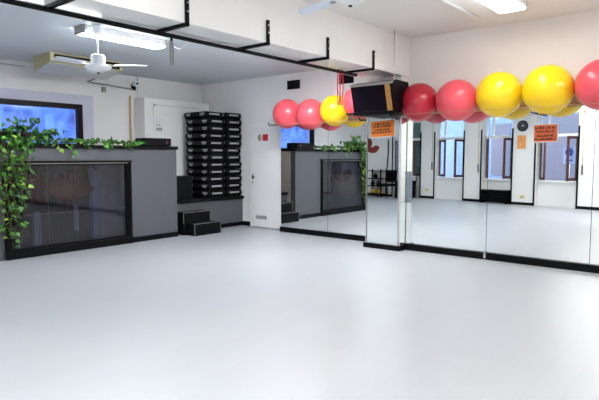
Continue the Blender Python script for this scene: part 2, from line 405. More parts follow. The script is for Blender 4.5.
# ---------------------------------------------------------------- pipes on the far wall
def pipe(name, pts, r, m, lab, cat):
    o = MB().tube(pts, r, 8).build(name, m); return tag(o, lab, cat)
pipe('wall_pipe', [(XB+.03, 6.10, 1.64), (XB+.03, 6.10, 2.65)], .02, 'brass', 'yellowish upright pipe on the far wall left of the white cupboard', 'pipe')
pipe('angle_conduit', [(XB+.2, 5.32, 2.92), (XB+.03, 5.22, 2.84), (XB+.03, 5.5, 2.83), (XB+.03, 6.18, 2.79)], .015, 'tvgrey', 'dark bent conduit on the wall under the air conditioner', 'conduit')
o = MB().box(XB+.001, XB+.06, 5.50, 5.57, 2.68, 2.78, .005).build('junction_box', 'tvgrey'); tag(o, 'small grey junction box hanging under the bent conduit', 'junction box')
cam_ = thing('security_camera', 'small white camera at the end of the wall conduit', 'camera', (XB+.05, 6.2, 2.86))
rel(MB().box(XB+.02, XB+.14, 6.16, 6.23, 2.86, 2.94, .01).build('housing', 'white_pl'), cam_)
rel(MB().tube([(XB+.14, 6.195, 2.90), (XB+.165, 6.195, 2.90)], .02, 12).build('lens', 'black'), cam_)
rel(MB().box(XB+.001, XB+.03, 6.15, 6.24, 2.78, 2.90, .003).build('bracket', 'tvdark'), cam_)
pipe('wall_conduit', [(XB+.02, 6.3, 2.64), (XB+.02, 6.3, 3.05)], .025, 'white_pl', 'white upright duct above the white cupboard', 'conduit')
pipe('wall_cable', [(XB+.01, 2.95, 2.98), (XB+.01, 4.1, 2.98)], .006, 'tvgrey', 'thin dark cable along the ceiling edge left of the air conditioner', 'cable')

# air conditioner under low ceiling
ac = thing('air_conditioner', 'old beige ceiling air conditioner with black framed louvre', 'air conditioner', (-8.9, 4.8, 2.8))
ay0, ay1 = 3.96, 5.20
rel(MB().prism([(-8.80, ZL-.002), (-8.23, ZL-.002), (-8.23, 2.93), (-8.28, 2.905), (-8.74, 2.815), (-8.80, 2.84)], 1, ay0, ay1).build('housing', 'ac'), ac)
# louvre on the sloped front face: from (-8.42,2.95) to (-8.62,2.83)
def lv(y0, y1, t0, t1, d, name, m, bb=None):
    p = lambda t: Vector((-8.40 - .03*t*0 , 0, 0))
    b = bb or MB()
    z0, z1 = 3.04 - t0*.105, 3.04 - t1*.105
    x = -8.235
    b.prism([(x, z0), (x+d, z0), (x+d, z1), (x, z1)], 1, y0, y1)
    return b
b = MB(); lv(ay0+.06, ay1-.06, 0.05, .40, .012, '', '', b); lv(ay0+.06, ay1-.06, .72, 1.02, .012, '', '', b); lv(ay0+.06, ay0+.10, .40, .72, .012, '', '', b); lv(ay1-.10, ay1-.06, .40, .72, .012, '', '', b)
rel(b.build('louvre_frame', 'black'), ac)
rel(lv(ay0+.10, ay1-.10, .42, .70, .008, '', '').build('louvre', 'ac'), ac)
rel(MB().prism([(-8.275, 2.902), (-8.74, 2.811), (-8.745, 2.816), (-8.28, 2.908)], 1, ay0+.01, ay1-.01).build('front_cover', 'ac_front'), ac)

# ---------------------------------------------------------------- ceiling fans
def make_fan(name, x, y, ztop, zm, rot, lab, R=.62, canopy='white_pl'):
    f = thing(name, lab, 'ceiling fan', (x, y, zm))
    MB().lathe([(.001, ztop-zm-.001), (.055, ztop-zm-.001), (.06, ztop-zm-.03), (.06, ztop-zm-.09), (.03, ztop-zm-.12), (.001, ztop-zm-.12)][::-1]).build('canopy', canopy, f)
    MB().tube([(0, 0, .08), (0, 0, ztop-zm-.1)], .012, 12).build('rod', canopy, f)
    MB().lathe([(.001, -.08), (.05, -.08), (.10, -.055), (.155, -.02), (.16, .0), (.09, .025), (.085, .03), (.085, .12), (.07, .135), (.001, .135)]).build('motor', canopy, f)
    MB().lathe([(.001, -.092), (.015, -.092), (.018, -.078), (.001, -.078)]).build('pull_switch', 'tvdark', f)
    for k in range(3):
        a = rot + k*2*PI/3
        b = MB(); n = 12; tops = []
        for i in range(n+1):
            t = i/n; r = .2 + (R-.2)*t
            w0 = .032 + .022*math.sin(PI*min(1, t*1.2)*.5)
            w1 = w0 if t < .93 else w0*.6
            tl = .010*math.cos(t)
            tops.append([b.bm.verts.new((r, -w1, -.012+tl)), b.bm.verts.new((r, w1, .014+tl)), b.bm.verts.new((r, w1, .008+tl)), b.bm.verts.new((r, -w1, -.018+tl))])
        for p, q in zip(tops, tops[1:]):
            for i in range(4): b.bm.faces.new([p[i], p[(i+1) % 4], q[(i+1) % 4], q[i]]).smooth = False
        b.bm.faces.new(tops[0]); b.bm.faces.new(tops[-1][::-1])
        bl = b.build('blade', 'blade', f); bl.rotation_euler = (0, 0, a)
        br = MB().box(.12, .27, -.02, .02, -.004, .004, .001).tube([(.22, 0, -.012), (.22, 0, .02)], .008, 8).build('blade_arm', 'chrome', bl)
    return f
make_fan('ceiling_fan', -6.15, 3.55, ZL, 2.565, .69, 'white ceiling fan hanging before the left fluorescent lamp', .60)
make_fan('ceiling_fan', -2.74, 4.02, ZH, 2.87, 2.92, 'white ceiling fan whose blades show at the top edge', .72)

# ---------------------------------------------------------------- lamps
def lamp(x0, x1, y0, y1, z, lab, m='diff', group='fluorescent ceiling lamps'):
    l = thing('fluorescent_lamp', lab, 'lamp', ((x0+x1)/2, (y0+y1)/2, z-.10), group=group)
    cx_, cy_, cz = l.location
    MB().box(x0-cx_, x1-cx_, y0-cy_, y1-cy_, .03, .099, .004).build('housing', 'white', l)
    MB().box(x0-cx_+.015, x1-cx_-.015, y0-cy_+.02, y1-cy_-.02, 0, .0305, .006).build('diffuser', m, l)
    MB().box(x0-cx_, x1-cx_, y0-cy_-.01, y0-cy_+.02, .0, .099, .002).build('end_cap', 'tvgrey', l)
    MB().box(x0-cx_, x1-cx_, y1-cy_-.02, y1-cy_+.01, .0, .099, .002).build('end_cap', 'tvgrey', l)
    return l
lamp(-6.44, -6.22, 3.42, 4.62, ZL, 'lit fluorescent lamp on the low ceiling behind the fan', 'diff_l')
lamp(-2.32, -2.0, 5.22, 6.55, ZH, 'lit square-ended fluorescent lamp at upper right of the view', 'diff_r')
lamp(-2.32, -2.0, 1.0, 2.3, ZH, 'added unseen fluorescent lamp over the middle of the room')  # out of view, added to brighten the room and beam
lamp(.6, .92, 5.22, 6.5, ZH, 'added unseen fluorescent lamp in the right corner of the room')  # added outside the frame to light the right side
lamp(.6, .92, 1.0, 2.3, ZH, 'added unseen fluorescent lamp over the camera side')  # unseen fixture, added for general light
lamp(-6.44, -6.22, -.6, .7, ZL, 'added unseen fluorescent lamp on the low ceiling near windows', 'diff_r')  # added beyond the frame as extra light on the left
lamp(-9.2, -8.9, .3, 1.5, ZL, 'added unseen fluorescent lamp over the weights corner', 'diff_l')  # unseen lamp added to light the left end
lamp(-5.02, -4.80, 5.0, 6.4, ZL, 'added fluorescent lamp hidden on the far side of beam near the television', 'diff_m')  # added behind the beam to brighten the door wall
lamp(-3.3, -3.0, -.6, .6, ZH, 'added unseen fluorescent lamp near the window piers beside the beam')  # added out of view to brighten the window wall in the mirrors
l = thing('strip_light', 'slim lit strip light under the beam beside the black rail', 'lamp', (-4.53, 1.6, ZBM-.035))
rel(MB().box(-4.50, -4.43, .9, 2.62, ZBM-.012, ZBM-.002).build('housing', 'white'), l)
rel(MB().box(-4.495, -4.435, .92, 2.60, ZBM-.032, ZBM-.012, .004).build('tube_cover', 'diff2'), l)
pipe('ceiling_conduit', [(-2.69, 4.6, ZH-.02), (-2.70, 6.84, ZH-.02)], .02, 'white_pl', 'slim white conduit on the ceiling left of the right lamp', 'conduit')

# ---------------------------------------------------------------- black rail and brackets below the beam
XRL = -4.37
o = MB().tube([(XRL, -1.5, ZBM-.045), (XRL, 6.58, ZBM-.045)], .022, 12).build('hanging_rail', 'steel'); tag(o, 'long black steel rail running under the white beam', 'rail')
br0 = thing('rail_bracket', '', 'bracket', (-3.98, 3.2, ZBM))
MB().box(-.49, .02, -.022, .022, -.028, -.001, .002).build('arm', 'steel', br0)
MB().box(-.0, .02, -.02, .02, -.028, .235, .002).build('upright', 'steel', br0)
b = MB(); b.tube([(.02, 0, .18), (.028, 0, .18)], .010, 8).tube([(.02, 0, .10), (.028, 0, .10)], .010, 8); b.build('bolt', 'chrome', br0)
MB().tube([(-.40, 0, -.05), (-.40, 0, -.025)], .03, 10).build('clamp', 'steel', br0)
br0.location.x = -3.999
labs = {0: 'black rail bracket under the beam, nearest the top left corner', 1: 'black rail bracket under the beam, holding the spring', 2: 'black rail bracket midway along the beam', 3: 'black rail bracket between middle of beam and red bands', 4: 'black rail bracket nearest the television'}
for i, y in enumerate((2.12, 3.2, 4.29, 5.37, 6.43)):
    o = br0 if i == 0 else copy_tree(br0); o.location = (-3.999, y, ZBM); o['label'] = labs[i]; o['group'] = 'brackets of the black rail'
# spring
sp = thing('coil_spring', 'zinc coil spring hanging from the black rail', 'spring', (XRL, 3.31, 2.36))
b = MB(); pts = []
for i in range(22*12+1):
    a = i/12*2*PI; pts.append((.018*math.cos(a), .018*math.sin(a), .02 + .20*i/(22*12)))
b.tube(pts, .004, 6); b.build('coil', 'spring', sp)
b = MB(); b.tube([(0,0,.22), (0,0,.27)], .012, 8).build('top_hook', 'black', sp)
b = MB(); b.lathe([(.001,0),(.018,0),(.02,.02),(.001,.02)]).build('end_ring', 'spring', sp)
b = MB(); pts = [(-6.3+.1, 4.6, 3.0)]
pts = [(-6.1 + .09*i/10*0 + t*.55, 4.58 - t*.05, 3.02 - .13*math.sin(PI*t)) for t in [i/14 for i in range(15)]]
tag(MB().tube(pts, .006, 6).build('lamp_cable', 'white_pl'), 'white cable looping down from the end of the left lamp', 'cable')
# red bands
for dy, lab in ((0, 'red elastic band looped over black rail, the nearer of two'), (.07, 'red elastic band looped over black rail, beside the first')):
    y = 6.14+dy; b = MB()
    pts = []
    for i in range(41):
        t = i/40*2*PI
        zz = 2.42 - .245*math.cos(t); pts.append((XRL + .024*math.sin(t), y, zz))
    b.tube(pts, .0075, 8); o = b.build('elastic_band', 'red')
    tag(o, lab, 'elastic band', 'red bands on the rail')

# ---------------------------------------------------------------- mirrors
def mirror(name, x0, x1, y, z0, z1, lab, seam=True):
    o = thing(name, lab, 'mirror', ((x0+x1)/2, y, z0))
    rel(MB().box(x0+.003, x1-.003, y, y+.006, z0, z1).build('mirror_pane', 'mirror'), o)
    rel(MB().box(x0, x1, y+.006, y+.02, z0, z1).build('backing', 'tvdark'), o)
    return o
mirror('wall_mirror', -6.855, -5.72, YL, .10, 2.06, 'tall mirror panel right beside the white door')
mirror('wall_mirror', -5.72, -4.615, YL, .10, 2.06, 'tall mirror panel between the door-side panel and the pillar')
mirror('wall_mirror', -4.0, -2.73, YR, .10, 2.09, 'tall mirror panel immediately right of the pillar')
mirror('wall_mirror', -2.73, -1.41, YR, .10, 2.09, 'widest mirror panel, carrying the red-orange sign')
mirror('wall_mirror', -1.41, -.1, YR, .10, 2.09, 'mirror panel at the right edge of the view')
mirror('wall_mirror', -.1, 1.25, YR, .10, 2.09, 'mirror panel beyond the right edge of view')
mirror('pillar_mirror', -4.59, -4.04, 7.255, .08, 2.08, 'narrow mirror on the front of the pillar under the television')
o = thing('pillar_side_mirror', 'narrow mirror on the right side of the pillar', 'mirror', (-4.018, 7.37, .08))
rel(MB().box(-4.012, -4.006, 7.285, 7.452, .08, 2.05).build('mirror_pane', 'mirror'), o)
rel(MB().box(-4.019, -4.012, 7.285, 7.452, .08, 2.05).build('backing', 'white'), o)
b = MB(); b.box(-4.61, -4.592, 7.245, 7.28, .08, 2.08).box(-4.038, -4.018, 7.245, 7.28, .08, 2.08)
struct(b.build('trim_3', 'chrome'))
struct(MB().box(-6.86, -4.615, YL+.021, YW-.001, .0, 2.04).build('wall_mirror_backing', 'wall_cool'))
struct(MB().box(-6.87, -4.615, YL-.02, YL+.02, 0, .095).build('baseboard_left_mirrors', 'black'))
struct(MB().box(-4.0, XR-.01, YR-.045, YR+.03, 0, .095).build('baseboard_right_mirrors', 'black'))
struct(MB().box(-4.64, -3.985, 7.225, 7.28, 0, .075).box(-4.015, -3.985, 7.28, 7.41, 0, .075).build('baseboard_pillar', 'black'))
o = MB().box(-2.745, -2.715, YR-.048, YR-.044, .02, .10).build('metal_clip', 'chrome'); tag(o, 'small metal joint cover on the black base below the mirrors', 'clip')

# signs on mirrors
def textsign(name, x0, x1, y, z0, z1, m, lab, rows, border='paper', roll=0):
    o = thing(name, lab, 'sign', ((x0+x1)/2, y, (z0+z1)/2)); o.rotation_euler = (0, roll, 0)
    w, h = x1-x0, z1-z0
    MB().box(-w/2, w/2, -.004, 0, -h/2, h/2).build('sheet', border, o)
    MB().box(-w/2+.012, w/2-.012, -.006, -.004, -h/2+.012, h/2-.012).build('panel', m, o)
    b = MB(); rnd = random.Random(3)
    for (zc, hw, lh) in rows:
        x = -hw*w
        while x < hw*w-.02:
            nx_ = min(x + rnd.uniform(.010, .022), hw*w)
            b.box(x, nx_, -.0072, -.006, zc*h-lh/2, zc*h+lh/2*rnd.choice((1, 1, .5)))
            x = nx_ + rnd.choice((.004, .004, .004, .014))
    b.build('lettering', 'ink', o)
    return o
textsign('warning_sign', -4.54, -4.10, 7.25, 1.755, 2.02, 'orange', 'orange sign with rows of black lettering on pillar mirror', [(.28, .33, .028), (.14, .36, .028), (-.06, .30, .024), (-.20, .42, .024)], roll=-.05)
textsign('warning_sign', -2.14, -1.835, YR-.003, 1.64, 1.88, 'orange2', 'red-orange sign with rows of black lettering on wide mirror', [(.30, .42, .028), (.10, .36, .024), (-.14, .35, .024), (-.32, .45, .024)], roll=-.02)

# ---------------------------------------------------------------- door and door sign
dr = struct(bpy.data.objects.new('door_1', None)); COL.objects.link(dr); dr.location = (-7.43, 7.90, 0)
rel(MB().box(-7.79, -6.895, 7.86, 7.90, .015, 2.05, .003).build('door_leaf', 'door'), dr)
rel(MB().box(-7.85, -7.795, 7.87, 7.96, 0, 2.11, .003).box(-6.885, -6.865, 7.74, 7.96, 0, 2.11, .003).box(-7.795, -6.885, 7.87, 7.96, 2.055, 2.11, .003).build('door_frame', 'white'), dr)
hd = rel(MB().tube([(-7.75, 7.86, 1.04), (-7.75, 7.82, 1.04), (-7.66, 7.815, 1.04)], .010, 8).box(-7.765, -7.735, 7.853, 7.861, .99, 1.09).tube([(-7.75, 7.862, .93), (-7.75, 7.845, .93)], .014, 10).build('door_handle', 'black'), dr)
b = MB()
for k in range(9): b.box(-7.66+.032*k, -7.66+.032*k+.02, 7.852, 7.862, .185, .245)
b.box(-7.67, -7.365, 7.857, 7.861, .18, .25)
rel(b.build('vent_grille', 'logo'), dr)
o = thing('door_sign', 'small sign with black ring and red square on the white door', 'sign', (-7.45, 7.857, 1.84))
rel(MB().box(-7.61, -7.30, 7.853, 7.858, 1.765, 1.915).build('plate', 'paper'), o)
rel(MB().box(-7.46, -7.315, 7.850, 7.853, 1.775, 1.905).build('red_square', 'signred'), o)
b = MB(); n = 28
b.tube([(-7.54+.045*math.cos(2*PI*i/n), 7.851, 1.84+.055*math.sin(2*PI*i/n)) for i in range(n+1)], .009, 6, cap=False); b.tube([(-7.54, 7.851, 1.80), (-7.545, 7.851, 1.87)], .012, 6)
rel(b.build('ring_symbol', 'ink'), o)

# vents high on the wall
for x, lab in ((-6.72, 'square black vent high on the wall above the door-side mirror'), (-5.49, 'square black vent high on the wall behind the red bands')):
    v = thing('wall_vent', lab, 'vent', (x, YW, 2.84), group='black wall vents')
    b = MB(); b.box(-.16, .16, -.012, -.001, -.085, .085, .003); b.build('plate', 'black_matte', v)
    b = MB()
    for k in range(6): b.box(-.14, .14, -.02, -.012, -.07+k*.025, -.06+k*.025)
    b.build('slat', 'tvdark', v)

# ---------------------------------------------------------------- gym balls on wall racks
def ball(x, y, z, R, m, lab, tilt=(0,0)):
    o = thing('gym_ball', lab, 'gym ball', (x, y, z), group='gym balls on the wall racks')
    b = MB(); n = 32; prof = []
    for i in range(n+1):
        t = PI*i/n; rr = R*math.sin(t); zz = -R*math.cos(t)*.985
        if abs(zz) < R*.02: rr *= .997
        prof.append((rr, zz))
    b.lathe(prof, seg=56).build('shell', m, o)
    MB().tube([(0, 0, R*.975), (0, 0, R*.995)], .012, 12).build('valve_plug', 'plug', o)
    o.rotation_euler = (tilt[0], tilt[1], 0)
    return o
RB = [(-3.665, 2.245, .278, 'crimson', 'crimson gym ball nearest the television on right rack'),
      (-3.085, 2.235, .287, 'coral', 'coral red gym ball between crimson and yellow balls'),
      (-2.50, 2.27, .296, 'yellow', 'yellow gym ball next to the coral red ball'),
      (-1.895, 2.285, .304, 'yellow', 'larger yellow gym ball above the red-orange sign'),
      (-1.29, 2.30, .300, 'coral', 'coral red gym ball cut by the right edge of view')]
for i, (x, z, R, m, lab) in enumerate(RB): ball(x, YR-.012-R, z, R, m, lab, (-1.5-.05*i, .2))
LB = [(-6.43, 2.235, .268, 'coral', 'coral gym ball nearest the white door'),
      (-5.88, 2.20, .268, 'coral', 'second coral gym ball, beside the yellow one'),
      (-5.355, 2.235, .262, 'yellow', 'yellow gym ball left of the red bands'),
      (-4.90, 2.35, .255, 'coral', 'coral gym ball half hidden behind the television')]
for i, (x, z, R, m, lab) in enumerate(LB): ball(x, YL-.03-R, z, R, m, lab, (-1.5, .1*i))
def rack(x0, x1, yw, z, lab, R=.29):
    r = thing('ball_rack', lab, 'rack', ((x0+x1)/2, yw, z), group='ball racks')
    rel(MB().box(x0, x1, yw-.05, yw-.005, z-.02, z+.02, .004).build('wall_rail', 'wood_l'), r)
    rel(MB().tube([(x0, yw-2*R-.02, z-.06), (x1, yw-2*R-.02, z-.06)], .003, 8).build('front_wire', 'wood_l'), r)
    for x in (x0, x1):
        rel(MB().tube([(x, yw, z-.02), (x, yw-2*R-.02, z-.06), (x, yw-2*R-.03, z-.01)], .011, 8).build('end_bracket', 'steel'), r)
rack(-6.64, -4.68, YL, 2.085, 'wall rack holding the left row of gym balls', .272)
rack(-3.95, -.9, YR, 2.115, 'wall rack holding the right row of gym balls', .295)

# ---------------------------------------------------------------- television on pillar
tv = thing('television', 'dark box television tilted forward on the pillar bracket', 'television', (-4.13, 6.96, 2.15)); tv.rotation_euler = (.27, 0, 0); tv.scale = (.98, 1, 1.13)
def cyl_poly(): pass
# local: front face at y=-.28, width .62
MB().prism([(-.28, -.0), (-.28, .385), (-.10, .385), (.22, .30), (.22, .03), (-.10, 0)], 0, -.335, .34).build('cabinet', 'tvdark', tv)
MB().box(-.335, .245, -.302, -.28, .035, .36, .004).build('screen', 'screen', tv)
MB().box(.245, .32, -.304, -.28, .015, .365, .004).build('side_panel', 'tan', tv)
MB().box(-.34, .345, -.31, -.22, .362, .392, .004).build('top_bezel', 'tvgrey', tv)
MB().box(-.34, .345, -.31, -.2, -.01, .035, .004).build('bottom_bezel', 'tvdark', tv)
sh = thing('television_bracket', 'black swivel shelf carrying the television', 'bracket', (-4.3, 7.0, 2.09))
rel(MB().box(-4.64, -3.93, 6.72, 7.27, 2.085, 2.105, .003).build('shelf', 'tvdark'), sh)
rel(MB().box(-4.4, -4.25, 7.18, 7.28, 2.105, 2.3, .005).build('wall_plate', 'black'), sh)
rel(MB().box(-4.0, -3.86, 7.0, 7.25, 2.10, 2.42, .01).build('speaker_box', 'black_matte'), sh)
o = thing('hanging_rod', 'thin steel rod from the ceiling down to the television', 'rod', (-3.875, 6.8, 2.1))
rel(MB().tube([(-3.875, 6.80, 2.10), (-3.875, 6.80, ZH-.002)], .006, 8).build('rod', 'chrome'), o)
rel(MB().tube([(-3.875, 6.80, 2.10), (-3.875, 6.80, 2.13)], .02, 10).build('nut', 'chrome'), o)
rel(MB().tube([(-3.875, 6.80, 2.60), (-3.875, 6.80, 2.66)], .012, 10).build('turnbuckle', 'chrome'), o)

# stereo box on ledge
o = thing('stereo', 'black stereo box on the right end of the partition ledge', 'stereo', (XP-.15, 5.68, 1.64))
rel(MB().box(XP-.34, XP-.02, 5.42, 5.95, 1.648, 1.78, .008).build('case', 'black_matte'), o)
rel(MB().box(XP-.02, XP-.012, 5.44, 5.93, 1.66, 1.77).build('front_panel', 'tvdark'), o)
rel(MB().tube([(XP-.012, 5.84, 1.71), (XP+.002, 5.84, 1.71)], .028, 14).build('knob', 'wood'), o)
for y in (5.45, 5.92): rel(MB().box(XP-.3, XP-.05, y-.02, y+.02, 1.6405, 1.648).build('foot', 'rubber'), o)
pts = [(XB+.6+.03*math.sin(i*.8), PY1+.015+.01*math.sin(i), 1.58-.09*i) for i in range(11)]
tag(MB().tube(pts, .006, 6).build('hanging_cable', 'black'), 'thin dark cable hanging down the beige end wall', 'cable')

# ---------------------------------------------------------------- pothos plants
def leaf(b, p, d, up, s, mi):
    d = d.normalized(); side = d.cross(up).normalized(); up = side.cross(d)
    P = lambda a, c, h: p + d*a*s + side*c*s + up*h*s
    c0 = b.bm.verts.new(P(0, 0, 0)); mid = b.bm.verts.new(P(.5, 0, -.05)); tip = b.bm.verts.new(P(1.05, 0, -.15))
    for sg in (1, -1):
        v1 = b.bm.verts.new(P(-.08, .22*sg, .06)); v2 = b.bm.verts.new(P(.18, .43*sg, .10)); v3 = b.bm.verts.new(P(.62, .30*sg, .04))
        for q in ((c0, v1, v2), (c0, v2, mid), (mid, v2, v3), (mid, v3, tip)):
            f = b.bm.faces.new(q if sg > 0 else q[::-1]); f.material_index = mi; f.smooth = True
def plant(name, lab, paths, s=.075, spread=.05, dens=26, planter=None, spots=None):
    r = thing(name, lab, 'plant', paths[0][0]); base = Vector(paths[0][0])
    st_, lf = MB(), MB(); rnd = random.Random(hash(name) % 100 if False else len(paths)*7+len(lab))
    for path in paths:
        pts = [Vector(p) for p in path]
        st_.tube([p-base for p in pts], .0035, 5)
        for a, c in zip(pts, pts[1:]):
            L = (c-a).length; k = max(1, int(L*dens + rnd.random()))
            for _ in range(k):
                q = a.lerp(c, rnd.random()) + Vector((rnd.gauss(0, spread)*.7, rnd.gauss(0, spread), rnd.gauss(0, spread*.55)))
                if q.z < 1.72 and q.x < XP+.035: q.x = XP+.045+rnd.random()*.04
                d = Vector((rnd.uniform(-.2, 1), rnd.uniform(-1, 1), rnd.uniform(-.9, .35)))
                leaf(lf, q-base, d, Vector((rnd.uniform(-.1, 1), rnd.uniform(-.6, .6), rnd.uniform(.3, 1))), s*rnd.uniform(.6, 1.25), rnd.choices((0, 1, 2), (5, 4.5, 1.2))[0])
    st_.build('stem', 'stem', r)
    lf.build('foliage', ['leaf_a', 'leaf_b', 'leaf_c'], r)
    if planter:
        y, z = planter
        b = MB().lathe([(.001, 0), (.085, 0), (.12, .16), (.125, .17), (.001, .17)]); o = b.build('pot', 'pot', r); o.location = Vector((XP-.17, y, z)) - base
    return r
rnd = random.Random(11)
ZT = PZ+.075
def hang(y, z1, x=XP+.05):
    pts = [(XP-.12, y+rnd.uniform(-.1, .1), ZT+.08), (XP, y, ZT+.04), (XP+.05, y, ZT-.03)]
    z = ZT-.15
    while z > z1:
        pts.append((x+rnd.uniform(0, .04), y+rnd.uniform(-.035, .035), z)); z -= .12
    return pts
paths = []
for i in range(12):
    y = 2.99+.036*i
    paths.append(hang(y, [.7, .4, .25, .6, .3, .5, .16, .22, .4, .6, .8, 1.2][i]))
plant('trailing_pothos', 'green pothos at ledge left end with long vines hanging over glass', paths, .07, .042, 19, (3.1, PZ+.0605))
paths = []
for i in range(24):
    a = rnd.uniform(-.50, .60); h = rnd.uniform(.16, .40)
    if abs(a) > .35: h *= .55
    paths.append([(XP-.17, 3.42+a*.3, PZ+.1), (XP-.12, 3.42+a*.7, PZ+.1+h*.7), (XP-.1+rnd.uniform(-.1, .12), 3.42+a, PZ+.08+h)])
plant('bushy_pothos', 'bushy pothos standing up on the partition ledge near the hanging vines', paths, .085, .05, 26, (3.45, PZ+.0605))
def along(y0, y1, drops, z=.0):
    out = []
    for k in range(3):
        pts = []; y = y0
        while y < y1:
            pts.append((XP-.16+.07*k+rnd.uniform(-.03, .03), y, ZT+.015+rnd.uniform(0, .05)+z)); y += .11
        out.append(pts)
    for y, d in drops: out.append([(XP-.02, y-.05, ZT+.02), (XP+.045, y, ZT-.02), (XP+.05, y+.02, ZT-d*.6), (XP+.05, y+.04, ZT-d)])
    return out
plant('pothos_vine', 'pothos vine trailing along middle of partition ledge', along(3.7, 4.75, [(4.0, .16), (4.05, .2), (3.85, .12), (4.25, .10)]), .07, .035, 24)
plant('pothos_vine', 'pothos vine trailing on ledge beside the stereo', along(4.6, 5.45, [(4.65, .09), (5.05, .07)]), .075, .03, 22)

# ---------------------------------------------------------------- wall W with window bays (opposite mirrors)
# bays: (s0, s1)
bays = [(-.55, .42), (1.05, 2.16), (2.84, 3.84), (4.60, 5.78)]
piers = [(-2.2, -.55), (.42, 1.05), (2.16, 2.84), (3.84, 4.60), (5.78, 9.6), (9.6, 12.9)]
RD = .16                       # how far the piers stand in front of the bays
def Wbox(b, s0, s1, d0, d1, z0, z1, bev=0): return b.box(s0, s1, d0, d1, z0, z1, bev)
def Wobj(b, name, m, parent=None):
    o = b.build(name, m); 
    if parent: o.parent = parent
    else: o.matrix_world = TW
    return o
def Wthing(name, lab, cat, s, d, z, group=None):
    o = thing(name, lab, cat, Wp(s, d, z), ang, group); return o
for i, (s0, s1) in enumerate(piers):
    struct(Wobj(MB().box(s0, s1, -.35, 0, 0, ZH+.1), 'wall_front_%d' % i, 'white'))
    if i < 5: struct(Wobj(MB().box(s0+.001 if i == 0 else s0+.045, s1-.045, .0, .015, 0, .085), 'baseboard_front_%d' % i, 'black'))
for i, (s0, s1) in enumerate(bays):
    struct(Wobj(MB().box(s0, s1, -.33, -RD, 0, .70).box(s0, s1, -.33, -RD, 2.74, ZH+.1), 'wall_front_bay_%d' % i, 'white'))
    # black roller guides at the corner of each pier
    b = MB(); b.box(s0-.045, s0-.002, -.002, .025, 0, 2.32, .003); b.box(s1+.002, s1+.045, -.002, .025, 0, 2.32, .003)
    struct(Wobj(b, 'trim_%d' % (i+4), 'black'))
    w = struct(bpy.data.objects.new('window_%d' % (i+2), None)); COL.objects.link(w); w.matrix_world = TW
    b = MB(); y0, y1 = -RD-.09, -RD-.01
    b.box(s0, s1, y0, y1, 2.04, 2.12, .004); b.box(s0, s0+.05, y0, y1, .76, 2.74); b.box(s1-.05, s1, y0, y1, .76, 2.74); b.box(s0+.05, s1-.05, y0, y1, 2.68, 2.74)
    b.box(s0+.24, s0+.28, y0, y1, 2.12, 2.68)
    b.build('window_frame', 'white', w)
    MB().box(s0, s1, -.34, -RD+.05, .70, .76, .006).build('window_sill', 'white', w)
    MB().box(s0+.05, s1-.05, y0+.04, y0+.045, 2.12, 2.68).build('pane', 'glass', w)
    # two brown casement leaves opened inwards
    lw = (s1-s0)/2-.07
    for sg in (0, 1):
        opening = math.radians(((60, 85), (32, 82), (55, 82), (52, 82))[i][sg])
        hinge = (s0+.06, y1, 0) if sg == 0 else (s1-.06, y1, 0)
        b = MB(); f = .07
        b.box(0, f, -.02, .025, .78, 2.03, .004); b.box(lw-f, lw, -.02, .025, .78, 2.03, .004); b.box(f, lw-f, -.02, .025, .78, .86, .004); b.box(f, lw-f, -.02, .025, 1.96, 2.03, .004)
        cs = b.build('casement', 'wood', w); MB().box(f, lw-f, -.002, .002, .86, 1.96).build('casement_pane', 'glass', cs)
        cs.location = hinge; cs.rotation_euler = (0, 0, opening if sg == 0 else PI-opening)
struct(Wobj(MB().box(s0 if False else -2.2, 12.9, -.5, -.35, 2.74, ZH+.1), 'wall_front_top', 'white'))
# street outside
struct(Wobj(MB().box(-4, 14, -9, -.36, -.3, -.2), 'floor_street', 'pave'))
fb = thing('street_building', 'lavender rendered building across the street seen through the windows', 'building', Wp(4.5, -4.6, -.2), ang)
MB().box(-2.2, 6, -.3, 0, 0, 5.2).build('wall', 'facade', fb)
MB().box(-.2, .9, 0, .03, 0, 2.3).build('shutter', 'facade', fb)
fb2 = thing('street_building', 'building across the street with bluish skylight painted into its colour', 'building', Wp(-1, -4.9, -.2), ang)
MB().box(-5, 3.25, -.3, 0, 0, 5.6).build('wall', 'facade2', fb2)
MB().box(1.35, 2.15, 0, .03, .9, 3.0).build('shutter', 'facade', fb2)
o = Wobj(MB().box(-.5, .35, -.75, -.7, -.2, 2.9), 'outdoor_shutter', 'green_dark'); tag(o, 'dark green shutter outside the window next to the pillar reflection', 'shutter')
# pavement sign in window d
sg_ = Wthing('parking_sign', 'pale blue board with dark blue disc outside the rightmost window', 'sign', 5.30, -.60, -.2)
MB().box(-.17, .17, -.01, 0, 1.45, 1.98).build('board', 'bluepanel', sg_)
MB().tube([(0, 0, 1.79), (0, .012, 1.79)], .12, 28).build('disc', 'blue', sg_)
MB().tube([(0, -.03, 0), (0, -.03, 2.0)], .02, 10).build('post', 'chrome', sg_)
MB().box(-.1, .1, 0, .003, 1.53, 1.57).build('lettering', 'blue', sg_)

